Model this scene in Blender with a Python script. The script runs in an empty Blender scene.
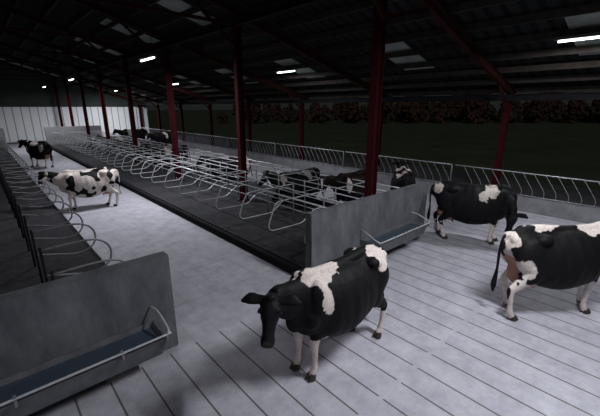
import bpy, bmesh, math, random
from mathutils import Vector, Matrix, noise
random.seed(4)
scene = bpy.context.scene
COL = scene.collection

# ------------------------------------------------------------------ helpers
def link(o):
    COL.objects.link(o); return o

def mk(name, me, mat=None, parent=None, loc=(0,0,0), rot=(0,0,0), **props):
    o = bpy.data.objects.new(name, me)
    link(o)
    o.location = loc; o.rotation_euler = rot
    if mat is not None and me is not None and len(me.materials) == 0:
        me.materials.append(mat)
    if parent is not None: o.parent = parent
    for k, v in props.items(): o[k] = v
    return o

def bm_mesh(bm, name, smooth=False):
    bmesh.ops.recalc_face_normals(bm, faces=bm.faces[:])
    me = bpy.data.meshes.new(name)
    bm.to_mesh(me); bm.free()
    if smooth:
        for p in me.polygons: p.use_smooth = True
    return me

def add_box(bm, x0, x1, y0, y1, z0, z1):
    vs = [bm.verts.new((x, y, z)) for z in (z0, z1) for y in (y0, y1) for x in (x0, x1)]
    for f in ((0,1,3,2),(4,5,7,6),(0,1,5,4),(2,3,7,6),(0,2,6,4),(1,3,7,5)):
        bm.faces.new([vs[i] for i in f])

def box_mesh(name, x0, x1, y0, y1, z0, z1, bevel=0):
    bm = bmesh.new(); add_box(bm, x0, x1, y0, y1, z0, z1)
    if bevel: bmesh.ops.bevel(bm, geom=bm.edges[:], offset=bevel, segments=2, affect='EDGES')
    return bm_mesh(bm, name)

def catmull(pts, vals, sub=4):
    P = [Vector(p) for p in pts]; out = []; ov = []
    n = len(P)
    def cr(a, b, c, d, t):
        return 0.5*((2*b)+(c-a)*t+(2*a-5*b+4*c-d)*t*t+(3*b-a-3*c+d)*t**3)
    for i in range(n-1):
        a, b, c, d = P[max(i-1,0)], P[i], P[i+1], P[min(i+2,n-1)]
        va, vb, vc, vd = [Vector(vals[k]) for k in (max(i-1,0), i, i+1, min(i+2,n-1))]
        for s in range(sub):
            t = s/sub
            out.append(cr(a,b,c,d,t)); ov.append(vb.lerp(vc, t*t*(3-2*t)))
    out.append(P[-1]); ov.append(Vector(vals[-1]))
    return out, ov

def loft(bm, pts, radii, up=(0,0,1), n=20, sub=4, power=1.0):
    P, R = catmull(pts, [(r if isinstance(r, tuple) else (r, r)) for r in radii], sub)
    up = Vector(up); rings = []
    for i, p in enumerate(P):
        t = (P[min(i+1,len(P)-1)]-P[max(i-1,0)]).normalized()
        side = up.cross(t)
        if side.length < 1e-3: side = Vector((0,1,0))
        side.normalize(); u = t.cross(side).normalized()
        ring = []
        for k in range(n):
            a = 2*math.pi*k/n
            c, s = math.cos(a), math.sin(a)
            c = math.copysign(abs(c)**power, c); s = math.copysign(abs(s)**power, s)
            ring.append(bm.verts.new(p+side*c*R[i][0]+u*s*R[i][1]))
        rings.append(ring)
    for a, b in zip(rings, rings[1:]):
        for k in range(n):
            bm.faces.new((a[k], a[(k+1)%n], b[(k+1)%n], b[k]))
    bm.faces.new(rings[0]); bm.faces.new(rings[-1])

def tube(bm, pts, r, n=8, sub=4, up=(0.13,0.21,0.97)):
    loft(bm, pts, [r]*len(pts), up=up, n=n, sub=sub)

def blob(bm, c, r, rot=None, seg=16):
    M = Matrix.Translation(c) @ (rot.to_4x4() if rot else Matrix.Identity(4)) @ Matrix.Diagonal((r[0], r[1], r[2], 1))
    bmesh.ops.create_uvsphere(bm, u_segments=seg, v_segments=seg//2+2, radius=1, matrix=M)

def ibeam(bm, p0, p1, w, h, up=(0,0,1), t=0.016):
    p0 = Vector(p0); p1 = Vector(p1)
    d = (p1-p0).normalized(); s = Vector(up).cross(d).normalized(); u = d.cross(s)
    prof = [(-w/2,-h/2),(w/2,-h/2),(w/2,-h/2+t),(t/2,-h/2+t),(t/2,h/2-t),(w/2,h/2-t),(w/2,h/2),(-w/2,h/2),(-w/2,h/2-t),(-t/2,h/2-t),(-t/2,-h/2+t),(-w/2,-h/2+t)]
    A = [bm.verts.new(p0+s*a+u*b) for a, b in prof]
    B = [bm.verts.new(p1+s*a+u*b) for a, b in prof]
    n = len(prof)
    for i in range(n): bm.faces.new((A[i], A[(i+1)%n], B[(i+1)%n], B[i]))
    bm.faces.new(A); bm.faces.new(B)

# ------------------------------------------------------------------ materials
def new_mat(name):
    m = bpy.data.materials.new(name); m.use_nodes = True
    nt = m.node_tree; b = nt.nodes['Principled BSDF']
    return m, nt, b

def noise_mat(name, c1, c2, scale=4, rough=0.7, metal=0, bump=0.0, stretch=(1,1,1), spec=0.3, detail=6):
    m, nt, b = new_mat(name)
    tc = nt.nodes.new('ShaderNodeTexCoord'); mp = nt.nodes.new('ShaderNodeMapping')
    mp.inputs['Scale'].default_value = stretch
    nz = nt.nodes.new('ShaderNodeTexNoise'); nz.inputs['Scale'].default_value = scale; nz.inputs['Detail'].default_value = detail
    nz.inputs['Roughness'].default_value = 0.65
    cr = nt.nodes.new('ShaderNodeValToRGB')
    cr.color_ramp.elements[0].position = 0.3; cr.color_ramp.elements[1].position = 0.7
    cr.color_ramp.elements[0].color = (*c1, 1); cr.color_ramp.elements[1].color = (*c2, 1)
    L = nt.links.new
    L(tc.outputs['Object'], mp.inputs[0]); L(mp.outputs[0], nz.inputs['Vector'])
    L(nz.outputs['Fac'], cr.inputs[0]); L(cr.outputs[0], b.inputs['Base Color'])
    b.inputs['Roughness'].default_value = rough; b.inputs['Metallic'].default_value = metal
    b.inputs['Specular IOR Level'].default_value = spec
    if bump:
        bp = nt.nodes.new('ShaderNodeBump'); bp.inputs['Strength'].default_value = bump; bp.inputs['Distance'].default_value = 0.02
        L(nz.outputs['Fac'], bp.inputs['Height']); L(bp.outputs[0], b.inputs['Normal'])
    return m

M_wall = noise_mat('concrete_wall', (0.070,0.073,0.083), (0.165,0.168,0.182), 3.6, 0.9, bump=0.35, stretch=(1,1,0.45), spec=0.1, detail=14)
M_wallp = noise_mat('pale_concrete_wall', (0.20,0.20,0.21), (0.30,0.30,0.31), 1.6, 0.9)
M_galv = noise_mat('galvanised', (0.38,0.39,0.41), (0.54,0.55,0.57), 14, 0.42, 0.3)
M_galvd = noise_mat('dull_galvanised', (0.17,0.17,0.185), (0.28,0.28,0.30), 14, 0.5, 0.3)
M_red = noise_mat('red_steel', (0.030,0.0045,0.006), (0.048,0.007,0.009), 3, 0.85, spec=0.05)
M_redd = noise_mat('dark_red_steel', (0.034,0.011,0.010), (0.052,0.016,0.014), 3, 0.8, spec=0.08)
M_mat = noise_mat('rubber_mat', (0.024,0.024,0.027), (0.048,0.048,0.052), 6, 0.9, bump=0.1, spec=0.1)
M_curb = noise_mat('dark_curb', (0.010,0.010,0.012), (0.022,0.022,0.025), 5, 0.9, spec=0.1)
M_curbl = noise_mat('light_curb', (0.16,0.16,0.17), (0.27,0.27,0.285), 3, 0.85)
M_pass = noise_mat('passage_concrete', (0.05,0.05,0.05), (0.10,0.10,0.10), 1.5, 0.9)
M_grass = noise_mat('night_grass', (0.060,0.069,0.048), (0.090,0.100,0.070), 0.3, 0.95, spec=0)
M_dark = noise_mat('dark_gable', (0.040,0.047,0.043), (0.055,0.064,0.058), 1, 0.9, spec=0.05)
M_sky = noise_mat('skylight_sheet', (0.24,0.27,0.25), (0.42,0.46,0.43), 2, 0.6)
M_purl = noise_mat('timber_purlin', (0.036,0.031,0.028), (0.070,0.060,0.052), 4, 0.9, spec=0.1)
M_basin = noise_mat('trough_steel', (0.12,0.125,0.135), (0.20,0.205,0.22), 6, 0.5, 0.4)
M_hoof = noise_mat('hoof', (0.02,0.017,0.013), (0.05,0.04,0.03), 20, 0.6)
M_bark = noise_mat('bark', (0.03,0.02,0.015), (0.06,0.04,0.03), 8, 0.95, spec=0)
M_leafA = noise_mat('autumn_foliage', (0.060,0.036,0.028), (0.105,0.056,0.042), 2.5, 0.95, spec=0, detail=4)
M_leafB = noise_mat('olive_foliage', (0.055,0.043,0.032), (0.085,0.060,0.045), 2.5, 0.95, spec=0, detail=4)
M_house = noise_mat('lamp_housing', (0.1,0.1,0.1), (0.15,0.15,0.15), 5, 0.5)

m, nt, b = new_mat('trough_water'); M_water = m
b.inputs['Base Color'].default_value = (0.04,0.055,0.075,1); b.inputs['Roughness'].default_value = 0.08
nz = nt.nodes.new('ShaderNodeTexNoise'); nz.inputs['Scale'].default_value = 9
bp = nt.nodes.new('ShaderNodeBump'); bp.inputs['Strength'].default_value = 0.4
nt.links.new(nz.outputs['Fac'], bp.inputs['Height']); nt.links.new(bp.outputs[0], b.inputs['Normal'])

m, nt, b = new_mat('lamp_tube'); M_tube = m
b.inputs['Base Color'].default_value = (1,1,1,1)
b.inputs['Emission Color'].default_value = (0.95,1,0.98,1); b.inputs['Emission Strength'].default_value = 6

m, nt, b = new_mat('cow_eye'); M_eye = m
b.inputs['Base Color'].default_value = (0.006,0.005,0.004,1); b.inputs['Roughness'].default_value = 0.08

m, nt, b = new_mat('cow_hide'); M_hide = m
at = nt.nodes.new('ShaderNodeAttribute'); at.attribute_name = 'hide'
nz = nt.nodes.new('ShaderNodeTexNoise'); nz.inputs['Scale'].default_value = 30; nz.inputs['Detail'].default_value = 6
tc = nt.nodes.new('ShaderNodeTexCoord'); nt.links.new(tc.outputs['Object'], nz.inputs['Vector'])
mr = nt.nodes.new('ShaderNodeMapRange'); mr.inputs['To Min'].default_value = 0.55; mr.inputs['To Max'].default_value = 1.3
mx = nt.nodes.new('ShaderNodeMix'); mx.data_type = 'RGBA'; mx.blend_type = 'MULTIPLY'; mx.inputs['Factor'].default_value = 1
nt.links.new(nz.outputs['Fac'], mr.inputs['Value'])
nt.links.new(at.outputs['Color'], mx.inputs['A']); nt.links.new(mr.outputs[0], mx.inputs['B'])
nt.links.new(mx.outputs['Result'], b.inputs['Base Color'])
b.inputs['Roughness'].default_value = 0.6; b.inputs['Specular IOR Level'].default_value = 0.12
bp = nt.nodes.new('ShaderNodeBump'); bp.inputs['Strength'].default_value = 0.25; bp.inputs['Distance'].default_value = 0.012
nt.links.new(nz.outputs['Fac'], bp.inputs['Height']); nt.links.new(bp.outputs[0], b.inputs['Normal'])

def math_node(nt, op, a, bb=None):
    n = nt.nodes.new('ShaderNodeMath'); n.operation = op
    for i, v in enumerate((a, bb)):
        if v is None: continue
        if isinstance(v, (int, float)): n.inputs[i].default_value = v
        else: nt.links.new(v, n.inputs[i])
    return n.outputs[0]
m, nt, b = new_mat('slatted_floor'); M_floor = m
tc = nt.nodes.new('ShaderNodeTexCoord'); sp = nt.nodes.new('ShaderNodeSeparateXYZ'); nt.links.new(tc.outputs['Object'], sp.inputs[0])
X, Y = sp.outputs['X'], sp.outputs['Y']
fx = math_node(nt, 'FRACT', math_node(nt, 'DIVIDE', math_node(nt, 'ADD', X, 100.0), 0.36))
dist = math_node(nt, 'ABSOLUTE', math_node(nt, 'SUBTRACT', fx, 0.5))
line = math_node(nt, 'MINIMUM', math_node(nt, 'MAXIMUM', math_node(nt, 'MULTIPLY', math_node(nt, 'SUBTRACT', 0.036, dist), 60.0), 0.0), 1.0)
fy = math_node(nt, 'FRACT', math_node(nt, 'DIVIDE', math_node(nt, 'ADD', Y, 100.3), 3.0))
notjoint = math_node(nt, 'GREATER_THAN', fy, 0.02)
alley = math_node(nt, 'MULTIPLY', math_node(nt, 'GREATER_THAN', Y, 4.0), math_node(nt, 'LESS_THAN', X, 4.1))
mask = math_node(nt, 'MULTIPLY', math_node(nt, 'MULTIPLY', line, notjoint), math_node(nt, 'SUBTRACT', 1.0, math_node(nt, 'MULTIPLY', alley, 0.85)))
fj = math_node(nt, 'ABSOLUTE', math_node(nt, 'SUBTRACT', math_node(nt, 'FRACT', math_node(nt, 'DIVIDE', math_node(nt, 'ADD', Y, 100.0), 1.1)), 0.5))
joint = math_node(nt, 'MULTIPLY', math_node(nt, 'MULTIPLY', math_node(nt, 'LESS_THAN', fj, 0.012), alley), 0.18)
mask2 = math_node(nt, 'MAXIMUM', math_node(nt, 'MULTIPLY', mask, 0.88), joint)
nz = nt.nodes.new('ShaderNodeTexNoise'); nz.inputs['Scale'].default_value = 3.2; nz.inputs['Detail'].default_value = 14; nz.inputs['Roughness'].default_value = 0.75
nt.links.new(tc.outputs['Object'], nz.inputs['Vector'])
cr = nt.nodes.new('ShaderNodeValToRGB'); cr.color_ramp.elements[0].position = 0.34; cr.color_ramp.elements[1].position = 0.66
cr.color_ramp.elements[0].color = (0.29,0.287,0.325,1); cr.color_ramp.elements[1].color = (0.44,0.436,0.48,1)
nt.links.new(nz.outputs['Fac'], cr.inputs[0])
mx = nt.nodes.new('ShaderNodeMix'); mx.data_type = 'RGBA'
nt.links.new(mask2, mx.inputs['Factor']); nt.links.new(cr.outputs[0], mx.inputs['A']); mx.inputs['B'].default_value = (0.065,0.048,0.034,1)
nt.links.new(mx.outputs['Result'], b.inputs['Base Color']); b.inputs['Roughness'].default_value = 0.8
b.inputs['Specular IOR Level'].default_value = 0.25
bp = nt.nodes.new('ShaderNodeBump'); bp.inputs['Strength'].default_value = 0.25; bp.inputs['Distance'].default_value = 0.012
nt.links.new(nz.outputs['Fac'], bp.inputs['Height']); nt.links.new(bp.outputs[0], b.inputs['Normal'])

def stripe_mat(name, c1, c2, axis, period, width, rough=0.7, spec=0.1, nk=0.25, ns=1.3):
    m, nt, b = new_mat(name)
    tc = nt.nodes.new('ShaderNodeTexCoord'); sp = nt.nodes.new('ShaderNodeSeparateXYZ'); nt.links.new(tc.outputs['Object'], sp.inputs[0])
    f = math_node(nt, 'FRACT', math_node(nt, 'DIVIDE', math_node(nt, 'ADD', sp.outputs[axis], 100.0), period))
    l = math_node(nt, 'LESS_THAN', f, width)
    nz = nt.nodes.new('ShaderNodeTexNoise'); nz.inputs['Scale'].default_value = ns; nz.inputs['Detail'].default_value = 6
    nt.links.new(tc.outputs['Object'], nz.inputs['Vector'])
    fac = math_node(nt, 'MINIMUM', math_node(nt, 'ADD', l, math_node(nt, 'MULTIPLY', nz.outputs['Fac'], nk)), 1.0)
    mx = nt.nodes.new('ShaderNodeMix'); mx.data_type = 'RGBA'
    nt.links.new(fac, mx.inputs['Factor'])
    mx.inputs['A'].default_value = (*c1, 1); mx.inputs['B'].default_value = (*c2, 1)
    nt.links.new(mx.outputs['Result'], b.inputs['Base Color']); b.inputs['Roughness'].default_value = rough
    b.inputs['Specular IOR Level'].default_value = spec
    return m
M_end = stripe_mat('white_cladding', (0.88,0.90,0.90), (0.30,0.30,0.31), 'X', 0.6, 0.12, nk=0.3, ns=0.6)
M_roof = stripe_mat('fibre_cement_roof', (0.030,0.032,0.032), (0.014,0.015,0.015), 'Y', 0.35, 0.4, 0.95, 0.03)

# ------------------------------------------------------------------ setting
EAVE_X, EAVE_Z, RX = 13.6, 3.6, 1.0
SL = 0.29
def roof_z(x): return EAVE_Z + (EAVE_X-abs(x-RX)-RX)*SL
Y0, Y1 = -6.0, 39.6
mk('floor', box_mesh('floor', -12, 12.15, Y0, Y1, -0.2, 0), M_floor, kind='structure')
bm = bmesh.new()
vs = [bm.verts.new(p) for p in ((-300,-200,-0.22),(400,-200,-0.22),(400,400,-0.22),(-300,400,-0.22))]; bm.faces.new(vs)
mk('ground', bm_mesh(bm, 'ground'), M_grass, kind='structure')
mk('floor_feed_passage', box_mesh('fp', 12.15, 17.5, Y0, Y1, -0.2, 0.02), M_pass, kind='structure')

mk('wall_north', box_mesh('wn', -11.5, 13.9, Y1, Y1+0.15, 0, 3.10), M_end, kind='structure')
bm = bmesh.new()
zr = roof_z(RX)
A = [bm.verts.new(p) for p in ((-11.5,Y1+0.02,3.10),(13.9,Y1+0.02,3.10),(13.9,Y1+0.02,3.45),(RX,Y1+0.02,zr),(-11.5,Y1+0.02,3.45))]
B = [bm.verts.new(v.co+Vector((0,0.1,0))) for v in A]
bm.faces.new(A); bm.faces.new(B)
for i in range(5): bm.faces.new((A[i],A[(i+1)%5],B[(i+1)%5],B[i]))
mk('wall_north_gable', bm_mesh(bm,'gable'), M_dark, kind='structure')
mk('trim_1', box_mesh('t', -11.5, 13.9, Y1-0.08, Y1, 0, 0.15), M_wall, kind='structure')

def slope(name, xa, xb):
    bm = bmesh.new()
    p = [(xa,Y0,roof_z(xa)+0.22),(xb,Y0,roof_z(xb)+0.22),(xb,Y1+.3,roof_z(xb)+0.22),(xa,Y1+.3,roof_z(xa)+0.22)]
    A = [bm.verts.new(q) for q in p]; B = [bm.verts.new(Vector(q)+Vector((0,0,0.06))) for q in p]
    bm.faces.new(A); bm.faces.new(B)
    for i in range(4): bm.faces.new((A[i],A[(i+1)%4],B[(i+1)%4],B[i]))
    mk(name, bm_mesh(bm,name), M_roof, kind='structure')
slope('ceiling', RX, 14.3); slope('ceiling_west', -12.3, RX)

k = 1
for y in (1.8, 6.8, 11.8, 16.8, 21.8, 26.8):
    for x0 in (4.6, 9.6):
        bm = bmesh.new()
        p = [(x0,y-0.55,roof_z(x0)+0.20),(x0+2.1,y-0.55,roof_z(x0+2.1)+0.20),(x0+2.1,y+0.55,roof_z(x0+2.1)+0.20),(x0,y+0.55,roof_z(x0)+0.20)]
        A = [bm.verts.new(q) for q in p]; B = [bm.verts.new(Vector(q)+Vector((0,0,0.015))) for q in p]
        bm.faces.new(A); bm.faces.new(B)
        for i in range(4): bm.faces.new((A[i],A[(i+1)%4],B[(i+1)%4],B[i]))
        mk('window_%d' % k, bm_mesh(bm,'skylight'), M_sky, kind='structure'); k += 1

px = [RX+0.2+0.9*i for i in range(15)]
bm = bmesh.new(); add_box(bm, -0.035, 0.035, Y0, Y1-0.02, -0.08, 0.08)
purme = bm_mesh(bm, 'purlin')
for x in px + [-0.2,-1.2,-2.2,-3.2,-4.2]:
    mk('roof_purlin', purme, M_purl, loc=(x,0,roof_z(x)+0.09), label='dark timber purlin running along the underside of the roof', category='roof beam', group='roof purlins')

FR = [-0.7+5*i for i in range(9)]
rl = 'dark red steel roof frame with diagonal bracing under the sheets'
for y in FR:
    if y > Y1-0.2: y = Y1-0.3
    bm = bmesh.new()
    ibeam(bm, (13.6,0,roof_z(13.6)-0.14), (RX,0,roof_z(RX)-0.14), 0.13, 0.22)
    e = mk('roof_rafter', bm_mesh(bm,'rafter'), M_redd, loc=(0,y,0), label=rl, category='roof frame', group='roof frames')
    bm = bmesh.new(); ibeam(bm, (RX,0,roof_z(RX)-0.14), (-11.5,0,roof_z(-11.5)-0.14), 0.13, 0.22)
    mk('rafter_arm', bm_mesh(bm,'r2'), M_redd, parent=e)
    for (a, bz) in (((6.0,0,roof_z(6)-1.1),(7.6,0,roof_z(7.6)-0.25)), ((6.0,0,roof_z(6)-1.1),(4.4,0,roof_z(4.4)-0.25)), ((13.0,0,3.0),(12.2,0,roof_z(12.2)-0.25))):
        bm = bmesh.new(); ibeam(bm, a, bz, 0.06, 0.08)
        mk('diagonal_brace', bm_mesh(bm,'br'), M_redd, parent=e)
    bm = bmesh.new(); add_box(bm, -0.4, 6.0, -0.03, 0.03, 5.3, 5.38)
    mk('tie_bar', bm_mesh(bm,'tie'), M_redd, parent=e)
for x, z in ((13.0, roof_z(13)-0.38), (6.0, roof_z(6)-0.40)):
    bm = bmesh.new(); ibeam(bm, (x,Y0,z), (x,Y1-0.05,z), 0.14, 0.2)
    mk('longitudinal_beam', bm_mesh(bm,'lb'), M_curb, label='dark steel beam running along the tops of the columns', category='beam', group='longitudinal beams')

def column(x, y, h, zb, lab):
    bm = bmesh.new(); ibeam(bm, (0,0,zb), (0,0,h), 0.17, 0.2, up=(1,0,0))
    o = mk('steel_column', bm_mesh(bm,'col'), M_red, loc=(x,y,0), label=lab, category='column', group='red barn columns')
    mk('base_plate', box_mesh('bp', -0.17,0.17,-0.17,0.17, zb, zb+0.025), M_red, parent=o)
    for a in (-0.13,0.13):
        for c in (-0.13,0.13):
            mk('bolt', box_mesh('bolt', a-.015,a+.015,c-.015,c+.015, zb+.025, zb+.055), M_galv, parent=o)
for y in FR[1:]:
    yy = min(y, Y1-0.25)
    column(6.12 if y < 5 else 6.0, yy+(0.17 if y < 5 else 0), roof_z(6)-0.5, 0.2, 'dark red steel column rising from the middle of the cubicle bed')
for y in FR[:]:
    yy = min(y, Y1-0.25)
    column(13.1, yy, roof_z(13)-0.48, 0.02, 'dark red steel column along the open side behind the feed fence')

# ------------------------------------------------------------------ cubicle beds
def bed(x0, x1, lab):
    o = mk('cubicle_bed', box_mesh('bed', x0, x1, 4.28, 33.88, 0, 0.17, 0.015), M_curb, label=lab, category='cow bed')
    mk('rubber_mat', box_mesh('mat', x0+0.10, x1-0.10, 4.3, 33.85, 0.17, 0.20), M_mat, parent=o)
    return o
bed(3.98, 8.0, 'raised cubicle bed with dark rubber mats beside the central alley')
bed(-2.45, 1.40, 'raised cubicle bed with dark rubber mats behind the trough wall')

def pwall(x0, x1, y, lab, mat=M_wall, h=1.33):
    mk('partition_wall', box_mesh('pw', x0, x1, y-0.08, y+0.08, 0, h, 0.012), mat, label=lab, category='wall')
pwall(3.98, 7.95, 4.18, 'low grey concrete partition wall closing the cubicle row, trough on it')
pwall(-2.45, 1.50, 4.18, 'low grey concrete partition wall beside the alley, long trough on it')
pwall(3.98, 7.95, 34.0, 'grey concrete partition wall at the far end of the cubicles', M_wallp, 1.6)
pwall(-2.45, 1.53, 34.0, 'grey concrete partition wall at the far end of the cubicles', M_wallp, 1.6)

def loop_mesh(name, pts, r, mat):
    bm = bmesh.new(); tube(bm, [(a,0,c) for a, c in pts], r, 8, 3, up=(0,1,0))
    me = bm_mesh(bm, name, True); me.materials.append(mat); return me
loopme = loop_mesh('divider_loop', [(0,1.0),(.4,1.0),(.8,1.0),(1.30,1.0),(1.42,.97),(1.48,.90),(1.55,.76),(1.62,.60),(1.64,.50),(1.60,.42),(1.50,.39),(1.2,.385),(.8,.38),(.66,.41),(.5,.52),(.38,.60),(.25,.62),(0,.62)], 0.0130, M_galv)
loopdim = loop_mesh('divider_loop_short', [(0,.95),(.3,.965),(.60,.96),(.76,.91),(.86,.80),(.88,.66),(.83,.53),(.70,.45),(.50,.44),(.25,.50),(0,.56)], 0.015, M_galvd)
bm = bmesh.new(); tube(bm, [(0,0,0.0),(0,0,0.6),(0,0,1.05)], 0.018, 8, 1, up=(1,0,0))
postme = bm_mesh(bm, 'divider_post', True); postme.materials.append(M_galvd)
bm = bmesh.new(); tube(bm, [(0,0,0.0),(0,0,0.5),(0,0,1.0)], 0.018, 8, 1, up=(1,0,0))
postdk = bm_mesh(bm, 'divider_post_short', True); postdk.materials.append(M_curb)
DP = 1.1
DY = [4.45+DP*i for i in range(27)]
def divider(x, y, flip, lab, me=loopme, pm=postme):
    o = mk('cubicle_divider', me, loc=(x,y,0.2), rot=(0,0,math.pi if flip else 0), label=lab, category='cubicle divider', group='cubicle dividers')
    mk('support_post', pm, parent=o)
for y in DY:
    divider(5.80, y, True, 'galvanised looped tube divider between cow cubicles')
    divider(6.20, y, False, 'galvanised looped tube divider between cow cubicles')
for i in range(29):
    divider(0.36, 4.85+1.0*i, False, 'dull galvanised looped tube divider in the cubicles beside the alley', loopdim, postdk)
def rail(x, z, mat=M_galv):
    bm = bmesh.new(); tube(bm, [(0,4.3,0),(0,18,0),(0,33.88,0)], 0.0130, 8, 1, up=(0,0,1))
    mk('neck_rail', bm_mesh(bm,'nr',True), mat, loc=(x,0,z), label='long galvanised neck rail running over the cubicle dividers', category='rail', group='neck rails')
for x, z in ((5.80,1.215),(6.20,1.215),(5.25,1.23),(6.75,1.23),(4.72,1.23),(7.28,1.23),(5.80,0.82),(6.20,0.82),(5.80,0.52),(6.20,0.52)):
    rail(x, z)

# ------------------------------------------------------------------ troughs
def trough(x0, x1, lab):
    y1, y0 = 4.095, 3.64
    bm = bmesh.new()
    o_ = [(x0,y0,.52),(x1,y0,.52),(x1,y1,.52),(x0,y1,.52)]
    i_ = [(x0+.025,y0+.025,.52),(x1-.025,y0+.025,.52),(x1-.025,y1-.025,.52),(x0+.025,y1-.025,.52)]
    ib = [(x0+.1,y0+.12,.32),(x1-.1,y0+.12,.32),(x1-.1,y1-.06,.32),(x0+.1,y1-.06,.32)]
    ob = [(x0+.06,y0+.08,.27),(x1-.06,y0+.08,.27),(x1-.06,y1,.27),(x0+.06,y1,.27)]
    O,I,IB,OB = [[bm.verts.new(p) for p in q] for q in (o_,i_,ib,ob)]
    for a, c in ((O,I),(I,IB),(OB,O)):
        for k in range(4): bm.faces.new((a[k],a[(k+1)%4],c[(k+1)%4],c[k]))
    bm.faces.new(IB); bm.faces.new(OB)
    o = mk('water_trough', bm_mesh(bm,'basin'), M_basin, label=lab, category='water trough')
    mk('water', box_mesh('water', x0+.055,x1-.055,y0+.06,y1-.045,.455,.465), M_water, parent=o)
    bm = bmesh.new()
    tube(bm, [(x0+.02,y1-.02,.72),(x0-.01,y1-.14,.71),(x0-.02,y0+.1,.63),(x0,y0-.02,.585),(x0+.1,y0-.03,.575),((x0+x1)/2,y0-.03,.575),(x1-.1,y0-.03,.575),(x1,y0-.02,.585),(x1+.02,y0+.1,.63),(x1+.01,y1-.14,.71),(x1-.02,y1-.02,.72)], 0.014, 8, 5)
    mk('guard_rail', bm_mesh(bm,'gr',True), M_galv, parent=o)
    for x in (x0+.02,x0+.5,(x0+x1)/2,x1-.5,x1-.02):
        mk('bracket', box_mesh('brk', x-.012,x+.012,y0-.04,y0+.01,.49,.59), M_galvd, parent=o)
trough(-1.6, 1.22, 'long shallow metal water trough with galvanised guard rail on the wall')
trough(5.35, 7.25, 'shorter shallow metal water trough with galvanised guard rail on the wall')

# ------------------------------------------------------------------ feed fence
mk('feed_curb', box_mesh('fc', 12.05, 12.25, Y0, Y1-0.1, 0, 0.45, 0.01), M_curbl, label='low pale concrete curb wall under the feed fence', category='curb wall')
bm = bmesh.new()
tube(bm, [(0,0.04,0.455),(0,0.0,0.50),(0,-0.01,0.58),(0,0.03,0.70),(0,0.12,0.84),(0,0.22,0.99),(0,0.33,1.15)], 0.0105, 7, 3, up=(1,0,0))
barme = bm_mesh(bm, 'feed_bar', True); barme.materials.append(M_galvd)
for i in range(9):
    ya = -4.6+5*i
    ln = 5.0 if ya+5 < 39 else 39.0-ya
    bm = bmesh.new(); tube(bm, [(0,0.05,1.16),(0,ln/2,1.16),(0,ln-0.05,1.16)], 0.018, 8, 1, up=(0,0,1))
    o = mk('feed_fence', bm_mesh(bm,'ff',True), M_galv, loc=(12.15,ya,0.004), label='galvanised diagonal feed fence panel standing on the curb', category='feed fence', group='feed fence panels')
    bm = bmesh.new(); tube(bm, [(0,0.05,0.475),(0,ln/2,0.475),(0,ln-0.05,0.475)], 0.018, 8, 1, up=(0,0,1))
    mk('bottom_rail', bm_mesh(bm,'br2',True), M_galvd, parent=o)
    for j in range(int((ln-.25)/0.30)):
        mk('slanted_bar', barme, parent=o, loc=(0, 0.12+0.30*j, 0))
    bm = bmesh.new(); tube(bm, [(0,0.06,0.45),(0,0.06,0.9),(0,0.06,1.17)], 0.025, 8, 1, up=(1,0,0))
    mk('fence_post', bm_mesh(bm,'fpst',True), M_galvd, parent=o)

# ------------------------------------------------------------------ lamps
def lamp(x, y, z=4.5, e=150):
    o = mk('fluorescent_lamp', box_mesh('lh', -0.07,0.07,-0.62,0.62, 0.025,0.09, 0.01), M_house, loc=(x,y,z),
           label='hanging fluorescent strip lamp with glowing white tube', category='lamp', group='barn lamps')
    bm = bmesh.new(); tube(bm, [(0,-0.55,0),(0,0,0),(0,0.55,0)], 0.024, 8, 1, up=(0,0,1))
    mk('tube', bm_mesh(bm,'lt',True), M_tube, parent=o)
    for s in (-0.5,0.5):
        bm = bmesh.new(); tube(bm, [(0,s,0.09),(0,s,(roof_z(x)-z)/2),(0,s,roof_z(x)-z+0.2)], 0.006, 6, 1, up=(1,0,0))
        mk('hanging_wire', bm_mesh(bm,'hw',True), M_curb, parent=o)
    if e:
        L = bpy.data.lights.new('lamp_light', 'AREA'); L.shape = 'RECTANGLE'; L.size = 0.05; L.size_y = 1.1
        L.energy = e; L.color = (0.93,0.945,1.0)
        lo = bpy.data.objects.new('lamp_light', L); link(lo); lo.parent = o; lo.location = (0,0,-0.04)
for y, e in ((0.4,235),(11.7,265),(23.0,140),(32.5,190)):
    lamp(4.3, y, 4.5, e)
for y, e in ((1.9,130),(11.9,80),(23.0,55),(35.5,300)):
    lamp(10.0, y, 4.5, e)
for y, e in ((-0.4,75),(11.7,30)):  # added lamp row out of view, softens the cow's shadow and fills the left
    lamp(-1.8, y, 4.5, e)

# ------------------------------------------------------------------ cows
BLACK = Vector((0.0065,0.0065,0.0072)); WHITE = Vector((0.62,0.55,0.51)); PINK = Vector((0.40,0.22,0.17)); BROWN = Vector((0.035,0.022,0.017))

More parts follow.
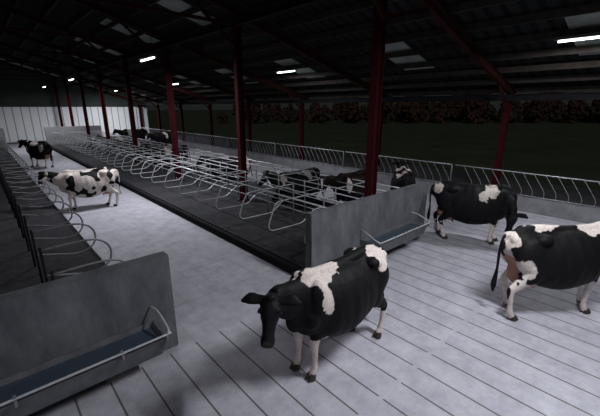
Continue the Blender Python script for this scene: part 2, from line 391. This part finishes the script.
def build_cow(label, loc, yaw, neck, head, patches, seed, lying=False, inv=False, dark=BLACK, legwhite=(0.45,0.5), scale=1.0, voxel=0.016, legoff=None, group='cows', rag=1.0, rearpink=False, thr=None, belly=1.0):
    bm = bmesh.new()
    dz = -0.50 if lying else 0.0
    T = [(-0.89,1.22,.07,.09),(-0.84,1.20,.15,.17),(-0.70,1.15,.23,.24),(-0.50,1.05,.285,.35),(-0.25,.93,.35,.46),(0.02,.89,.385,.49),(0.28,.915,.36,.465),(0.52,.985,.285,.41),(0.70,1.05,.21,.34),(0.84,1.07,.14,.25),(0.93,1.07,.07,.14)]
    if lying: T = [(a,b+(-.40),c*1.08,d*.92) for a,b,c,d in T]
    elif belly != 1.0:
        T = [(a, b+d*(1-belly)*(1 if -.4 < a < .4 else 0), c*(belly if -.4 < a < .4 else 1), d*(belly if -.4 < a < .4 else 1)) for a,b,c,d in T]
    loft(bm, [(a,0,b) for a,b,c,d in T], [(c,d) for a,b,c,d in T], n=32, power=0.96)
    loft(bm, [(-0.78,0,1.35+dz),(-0.45,0,1.37+dz),(0,0,1.345+dz),(0.45,0,1.36+dz),(0.62,0,1.385+dz),(0.8,0,1.30+dz)], [.05,.08,.07,.07,.08,.06], n=12)
    for s in (-1,1):
        blob(bm, (-0.47,s*.20,1.28+dz), (.13,.105,.085))
        blob(bm, (-0.82,s*.09,1.25+dz), (.07,.06,.07))
        blob(bm, (0.57,s*.17,1.10+dz), (.15,.125,.26))
        blob(bm, (0.66,s*.15,.90+dz), (.12,.12,.15))
        blob(bm, (-0.60,s*.17,1.02+dz), (.22,.14,.28))
    blob(bm, (0.78,0,0.86+dz), (.13,.10,.17))
    nk = [(0.52,0,1.10+dz)]+neck
    loft(bm, nk, [(.20,.31),(.145,.235),(.105,.17),(.09,.13)], n=24)
    p, q = Vector(head[0]), Vector(head[1])
    d = (q-p).normalized()
    side = Vector((0,0,1)).cross(d).normalized(); upv = d.cross(side).normalized()
    K = 0.90
    D = d*K; U = upv*K; S = side*K
    ps = [p - D*.07, p, p+D*.11, p+D*.20, p+D*.30, p+D*.38, p+D*.46, p+D*.52, p+D*.54]
    rr = [(.06,.06),(.100,.105),(.128,.128),(.112,.122),(.080,.100),(.070,.082),(.084,.074),(.076,.062),(.045,.036)]
    loft(bm, ps, [(a*K,c*K) for a,c in rr], n=24)
    jw = [p+D*.05-U*.09, p+D*.17-U*.10, p+D*.30-U*.07, p+D*.40-U*.05, p+D*.48-U*.045]
    loft(bm, jw, [(.055,.055),(.06,.06),(.042,.04),(.036,.032),(.04,.03)], n=16)
    blob(bm, p+U*.09, (.055,.055,.045))
    for s in (-1,1):
        blob(bm, p+D*.14+S*s*.10+U*.065, (.04,.032,.032))
        blob(bm, p+D*.50+S*s*.045+U*.035, (.025,.025,.025))
        a = p+S*s*.08+U*.045; e = a+side*s*.25-Vector((0,0,.05))+U*.01
        mid = a.lerp(e,.6)+Vector((0,0,.02))
        loft(bm, [a, a.lerp(e,.3), mid, e], [(.024,.035),(.024,.062),(.024,.070),(.016,.020)], up=Vector(d), n=12)
    hooves = []
    if not lying:
        lo = legoff or {}
        for s in (-1,1):
            fo = lo.get(('f',s),0.0); ho = lo.get(('h',s),0.0)
            y = s*.135
            loft(bm, [(0.60,s*.13,1.0),(0.54+fo*.2,s*.15,.80),(0.55+fo*.4,y,.64),(0.59+fo*.75,y,.46),(0.575+fo*.85,y,.36),(0.575+fo*.95,y,.22),(0.58+fo,y,.135),(0.605+fo,y,.08),(0.62+fo,y,.045)],
                 [(.09,.15),(.10,.13),(.072,.09),(.055,.060),(.041,.043),(.033,.037),(.044,.048),(.045,.048),(.05,.055)], up=(1,0,0), n=16)
            y = s*.19
            loft(bm, [(-0.58,s*.14,1.12),(-0.52+ho*.1,s*.18,.90),(-0.50+ho*.3,s*.20,.74),(-0.62+ho*.6,y,.60),(-0.735+ho*.75,y,.50),(-0.72+ho*.85,y,.40),(-0.69+ho*.95,y,.24),(-0.67+ho,y,.135),(-0.64+ho,y,.08),(-0.62+ho,y,.045)],
                 [(.12,.22),(.13,.22),(.11,.165),(.065,.095),(.047,.062),(.039,.048),(.035,.040),(.044,.048),(.045,.048),(.05,.055)], up=(1,0,0), n=16)
            hooves += [(0.635+fo, s*.135), (-0.605+ho, s*.19)]
        blob(bm, (-0.44,0,.62), (.22,.16,.17)); blob(bm, (-0.62,0,.70), (.15,.14,.20))
        for sx in (-.38,-.55):
            for s in (-1,1):
                loft(bm, [(sx,s*.07,.53),(sx,s*.075,.46),(sx,s*.08,.415)], [.026,.020,.014], up=(1,0,0), n=10)
        tail = [(-0.84,0,1.33),(-0.93,0,1.27),(-0.965,.01,1.05),(-0.95,.02,.80),(-0.95,.03,.62),(-0.96,.03,.50),(-0.955,.03,.36)]
        tr = [.04,.032,.024,.022,.034,.045,.016]
    else:
        for s in (-1,1):
            blob(bm, (-0.50,s*.24,.36), (.30,.17,.28))
            loft(bm, [(-0.35,s*.36,.30),(-0.18,s*.40,.18),(-0.40,s*.42,.085),(-0.15,s*.44,.06),(0.02,s*.44,.05)], [.10,.09,.055,.045,.045], n=14)
            loft(bm, [(0.55,s*.20,.45),(0.62,s*.25,.22),(0.88,s*.24,.10),(0.70,s*.27,.06),(0.55,s*.28,.05)], [.12,.09,.055,.045,.04], n=14)
        tail = [(-0.84,0,.83),(-0.94,0,.75),(-0.97,.04,.5),(-0.96,.1,.25),(-0.9,.25,.07),(-0.8,.38,.055)]
        tr = [.04,.032,.026,.024,.035,.03]
    loft(bm, tail, tr, up=(0,1,0) if not lying else (0.3,1,0.1), n=10)
    me = bm_mesh(bm, 'raw')
    tmp = bpy.data.objects.new('tmp', me); link(tmp)
    r = tmp.modifiers.new('r','REMESH'); r.mode = 'VOXEL'; r.voxel_size = voxel
    sm = tmp.modifiers.new('s','SMOOTH'); sm.factor = 0.5; sm.iterations = 5
    dg = bpy.context.evaluated_depsgraph_get(); dg.update()
    me2 = bpy.data.meshes.new_from_object(tmp.evaluated_get(dg))
    bpy.data.objects.remove(tmp)
    for pl in me2.polygons: pl.use_smooth = True
    ca = me2.color_attributes.new('hide','FLOAT_COLOR','POINT')
    muz = p+D*.51
    base, alt = (WHITE, dark) if inv else (dark, WHITE)
    cols = []
    so = Vector((seed,seed*.7,0))
    for v in me2.vertices:
        c = v.co.copy()
        n = noise.noise(c*3.2+so)*.6*rag + noise.noise(c*8+so)*.38*rag + noise.noise(c*20+so)*.20*rag
        w = False
        for (pc, pr) in patches:
            if math.sqrt(((c.x-pc[0])/pr[0])**2+((c.y-pc[1])/pr[1])**2+((c.z-pc[2])/pr[2])**2)+n < 1: w = True; break
        if thr is not None and not w:
            if noise.noise(Vector((c.x*4.2,c.y*3,c.z*4.2))+so*1.9)+n*.35 > thr: w = True
        col = alt if w else base
        if not lying:
            hh = legwhite[0] if c.x > 0 else legwhite[1]
            if c.z + n*.25 < hh and c.x > -0.86 and (abs(c.x) > .45 or c.z < .45) and abs(c.y) < .26: col = WHITE
            du = ((c.x+.52)/.30)**2+(c.y/.17)**2+((c.z-.61)/.20)**2
            if du < 1.05: col = PINK
            if rearpink and -.92 < c.x < -.68 and abs(c.y)+n*.05 < .12 and c.z < 1.15: col = PINK if c.z < 1.0 else WHITE
        dm = (c-muz).length
        if dm < .07: col = Vector((.035,.03,.03)) if base is not WHITE else Vector((.16,.10,.09))
        cols.extend((col[0],col[1],col[2],1))
    ca.data.foreach_set('color', cols)
    for v in me2.vertices:
        c = v.co
        if -.8 < c.x < .8 and c.z > .55+dz:
            v.co = c + Vector((0, math.copysign(1,c.y)*min(1,abs(c.y)*8)*(noise.noise(c*4+so)*.010+ (math.sin(c.x*38)*.003 if -.3<c.x<.4 else 0)), 0))
    o = mk('cow', me2, M_hide, loc=loc, rot=(0,0,yaw), label=label, category='cow', group=group)
    o.scale = (scale,)*3
    for (hx,hy) in hooves:
        bm = bmesh.new()
        for t in (-1,1):
            loft(bm, [(hx-.015,hy+t*.024,.075),(hx,hy+t*.026,.04),(hx+.015,hy+t*.028,.001)], [(.027,.045),(.030,.056),(.033,.066)], up=(1,0,0), n=12)
        mk('hoof', bm_mesh(bm,'hoof',True), M_hoof, parent=o)
    for s in (-1,1):
        bm = bmesh.new(); blob(bm, p+D*.155+S*s*.122+U*.035, (.021,.021,.021), seg=12)
        mk('eye', bm_mesh(bm,'eye',True), M_eye, parent=o)
    return o

HN = [(0.86,0,1.15),(1.08,0,1.27),(1.22,0,1.33)]
HN_DOWN = [(0.74,-0.10,1.00),(0.82,-0.19,0.90),(0.85,-0.23,.84)]
PI = math.pi
LN = [(0.84,0,.70),(1.04,0,.85),(1.16,0,.93)]
build_cow('black and white dairy cow with lowered head walking across slats', (3.00,2.58,0), PI,
    [(0.86,0.01,1.16),(1.06,0.04,1.26),(1.17,0.08,1.31)], ((1.20,0.10,1.34),(1.44,0.32,0.97)),
    [((0.50,0.30,1.14),(.085,.35,.20)), ((0.46,0,1.36),(.26,.40,.10)), ((-0.62,0.1,1.33),(.17,.40,.17)), ((-0.78,0.1,1.18),(.13,.22,.20))], 3.1, legwhite=(0.52,0.44),
    legoff={('f',1):.0,('f',-1):.03,('h',1):-.08,('h',-1):.06}, voxel=0.013, scale=.94, belly=1.03)
build_cow('black and white dairy cow with pink udder, seen from behind', (6.20,1.0,0), math.radians(-36),
    HN, ((1.26,0,1.38),(1.55,0,.98)),
    [((-0.35,0.1,1.42),(.24,.18,.10)), ((0.45,0.0,1.42),(.22,.3,.11)), ((-0.85,0,1.25),(.09,.2,.13)), ((-.7,.25,.85),(.13,.12,.14)), ((-.75,-.25,.85),(.15,.12,.14))], 8.4, legwhite=(0.55,0.66),
    legoff={('f',1):.1,('f',-1):-.1,('h',1):.08,('h',-1):-.12}, rearpink=True)
build_cow('black and white dairy cow with head tucked low beside the wall', (8.40,3.2,0), math.radians(-66),
    HN_DOWN, ((0.87,-0.25,0.84),(0.80,-0.42,0.40)),
    [((0.42,-0.1,1.32),(.17,.4,.14)), ((0.22,-0.3,1.2),(.10,.2,.14)), ((-0.8,-0.1,1.25),(.09,.2,.13))], 5.5, legwhite=(0.6,0.42),
    legoff={('f',1):.0,('f',-1):-.10,('h',1):-.08,('h',-1):.1}, scale=.97)
build_cow('mostly white dairy cow with ragged black blotches standing in the alley', (2.33,12.4,0), math.radians(172),
    HN, ((1.24,0.02,1.40),(1.45,0.12,0.98)),
    [((1.4,0,1.2),(.14,.2,.25))], 1.7, inv=True, legwhite=(0.7,0.7),
    legoff={('f',1):.1,('f',-1):-.06,('h',1):-.1,('h',-1):.1}, scale=.88, thr=0.09)
build_cow('dark cow with white patches standing in the alley further back', (2.30,23.2,0), math.radians(115),
    HN, ((1.26,0.02,1.40),(1.55,0.1,1.02)),
    [((0.1,0.2,1.3),(.3,.3,.15)), ((-.6,.2,1.1),(.2,.3,.2)), ((.6,.2,1.0),(.15,.3,.2))], 2.7, dark=BLACK, voxel=0.022, scale=.95)
build_cow('black and white cow standing behind the partition wall', (9.05,5.45,0), math.radians(35),
    HN, ((1.26,0.02,1.40),(1.55,0.1,1.02)), [((-.5,0.1,1.35),(.2,.15,.12)),((.5,0.0,1.35),(.2,.3,.12))], 9.7, voxel=0.02, scale=.95)
def sc(n): return 4.45+DP*(n+.5)
build_cow('dark cow standing in a cubicle behind the partition wall', (7.52,sc(1),0.212), PI,
    HN, ((1.26,0.02,1.38),(1.5,0.05,.98)), [((.5,.25,1.1),(.12,.3,.2))], 12.7, dark=BROWN*.4, voxel=0.02, scale=.82,
    legoff={('h',1):.1,('h',-1):.1})
def lie(lab, x, y, pat, seed, dark=BLACK, yaw=PI, inv=False, thr=None):
    build_cow(lab, (x,y,0.205), yaw, LN, ((1.19,0,.98),(1.52,0,.70)), pat, seed, lying=True, dark=dark, voxel=0.02, inv=inv, group='resting cows', thr=thr)
lie('black and white cow lying in a cubicle', 7.45, sc(3), [((-.2,.2,.8),(.15,.3,.2)),((.7,0,.7),(.15,.3,.2))], 3.3)
lie('black and white blotched cow lying in a cubicle', 7.6, sc(7), [((-.6,.1,.6),(.2,.4,.3)),((.3,0,.8),(.2,.3,.3))], 4.3)
lie('black cow lying in a cubicle among the rails', 7.4, sc(12), [((.3,.2,.7),(.2,.3,.2))], 11.3)
lie('black cow lying in a cubicle among the rails', 7.3, sc(16), [((.3,.2,.7),(.2,.3,.2))], 5.3)
lie('black and white cow lying in a cubicle among the rails', 7.3, sc(20), [((.0,.2,.7),(.2,.3,.2))], 6.3)
build_cow('black and white cow standing in the feed alley', (9.4,24.5,0), math.radians(-150),
    HN, ((1.26,0.02,1.40),(1.55,0.1,1.02)), [((-.2,0.0,1.2),(.2,.5,.3))], 7.7, voxel=0.025)
build_cow('black and white cow standing beside the cubicles near the end wall', (9.2,29.5,0), math.radians(160),
    HN, ((1.26,0.02,1.40),(1.55,0.1,1.02)), [((.3,0.0,1.2),(.2,.5,.3))], 4.7, voxel=0.025)

# ------------------------------------------------------------------ trees outside
def tree_mesh(seed, h, wd):
    rnd = random.Random(seed); bm = bmesh.new()
    for i in range(30):
        a = rnd.random()*6.28; rr = rnd.random()*h*.34*wd
        zf = .05+.82*rnd.random()
        c = Vector((math.cos(a)*rr*(1.2-zf*.8), math.sin(a)*rr*(1.2-zf*.8), h*zf))
        s = h*rnd.uniform(.08,.15)
        M = Matrix.Translation(c) @ Matrix.Diagonal((s,s,s*1.2,1))
        bmesh.ops.create_icosphere(bm, subdivisions=3, radius=1, matrix=M)
    for v in bm.verts:
        c = v.co.copy()
        q = c*5.5+Vector((seed,0,0))
        v.co += Vector((noise.noise(c*1.6+Vector((seed,0,0))), noise.noise(c*1.6+Vector((0,seed,0))), noise.noise(c*1.6+Vector((0,0,seed)))))*h*.12
        v.co += Vector((noise.noise(q), noise.noise(q+Vector((9,0,0))), noise.noise(q+Vector((0,9,0)))))*h*.10
    fol = bm_mesh(bm, 'foliage', True)
    bm = bmesh.new(); loft(bm, [(0,0,-.3),(0.05,0,h*.25),(-.05,.05,h*.6)], [h*.035,h*.025,h*.012], up=(1,0,0), n=10)
    tr = bm_mesh(bm, 'trunk', True); tr.materials.append(M_bark)
    return fol, tr
tm = []
for s, h, wd in ((1,6.6,.8),(2,4.6,1.15),(3,5.6,1.0),(4,4.0,1.3)):
    f, t = tree_mesh(s, h, wd)
    f.materials.append(M_leafA if s not in (2,4) else M_leafB); tm.append((f,t))
sy, cy = math.sin(math.radians(42.2)), math.cos(math.radians(42.2))
for row, (F0, off, st) in enumerate(((76,0,6.6),(83,2.5,6.1),(90,4.4,5.9),(97,1.0,6.3))):
    for i in range(20):
        R = -16+i*st+off+random.uniform(-.4,.4); F = F0+random.uniform(-.9,.9)
        x, y = F*sy+R*cy, F*cy-R*sy
        k = random.choice((0,1,2,3))
        o = mk('tree', tm[k][1], loc=(x,y,-0.2), rot=(0,0,random.random()*6), label='rusty brown autumn tree in a dense tree line' if k not in (1,3) else 'dull olive brown tree in a dense tree line', category='tree', group='tree line beyond the field')
        s = random.uniform(.80,1.0)*(0.75 if R < 8 else 1.0); o.scale = (s*1.05,s*1.05,s*random.uniform(.9,1.35))
        mk('foliage', tm[k][0], parent=o)

# ------------------------------------------------------------------ light & camera
w = bpy.data.worlds.new('night'); scene.world = w; w.use_nodes = True
bg = w.node_tree.nodes['Background']; bg.inputs[0].default_value = (0.80,0.95,0.88,1); bg.inputs[1].default_value = 0.014
S_ = bpy.data.lights.new('outdoor_fill', 'SUN'); S_.energy = 0.38; S_.angle = 0.3; S_.color = (0.95,0.97,1)  # added sun lamp, no moon in view, brightens trees and field
so = bpy.data.objects.new('outdoor_fill', S_); link(so)
so.rotation_euler = Vector((0.66,0.52,-0.52)).to_track_quat('-Z','Y').to_euler()

cam = bpy.data.cameras.new('camera'); cam.sensor_width = 36; cam.lens = 21.0; cam.clip_end = 1000
co = bpy.data.objects.new('camera', cam); link(co)
co.location = (0,0,3.1); co.rotation_euler = (math.radians(90-16.1), 0, math.radians(-42.2))
scene.camera = co
scene.view_settings.view_transform = 'Standard'
scene.view_settings.look = 'None'
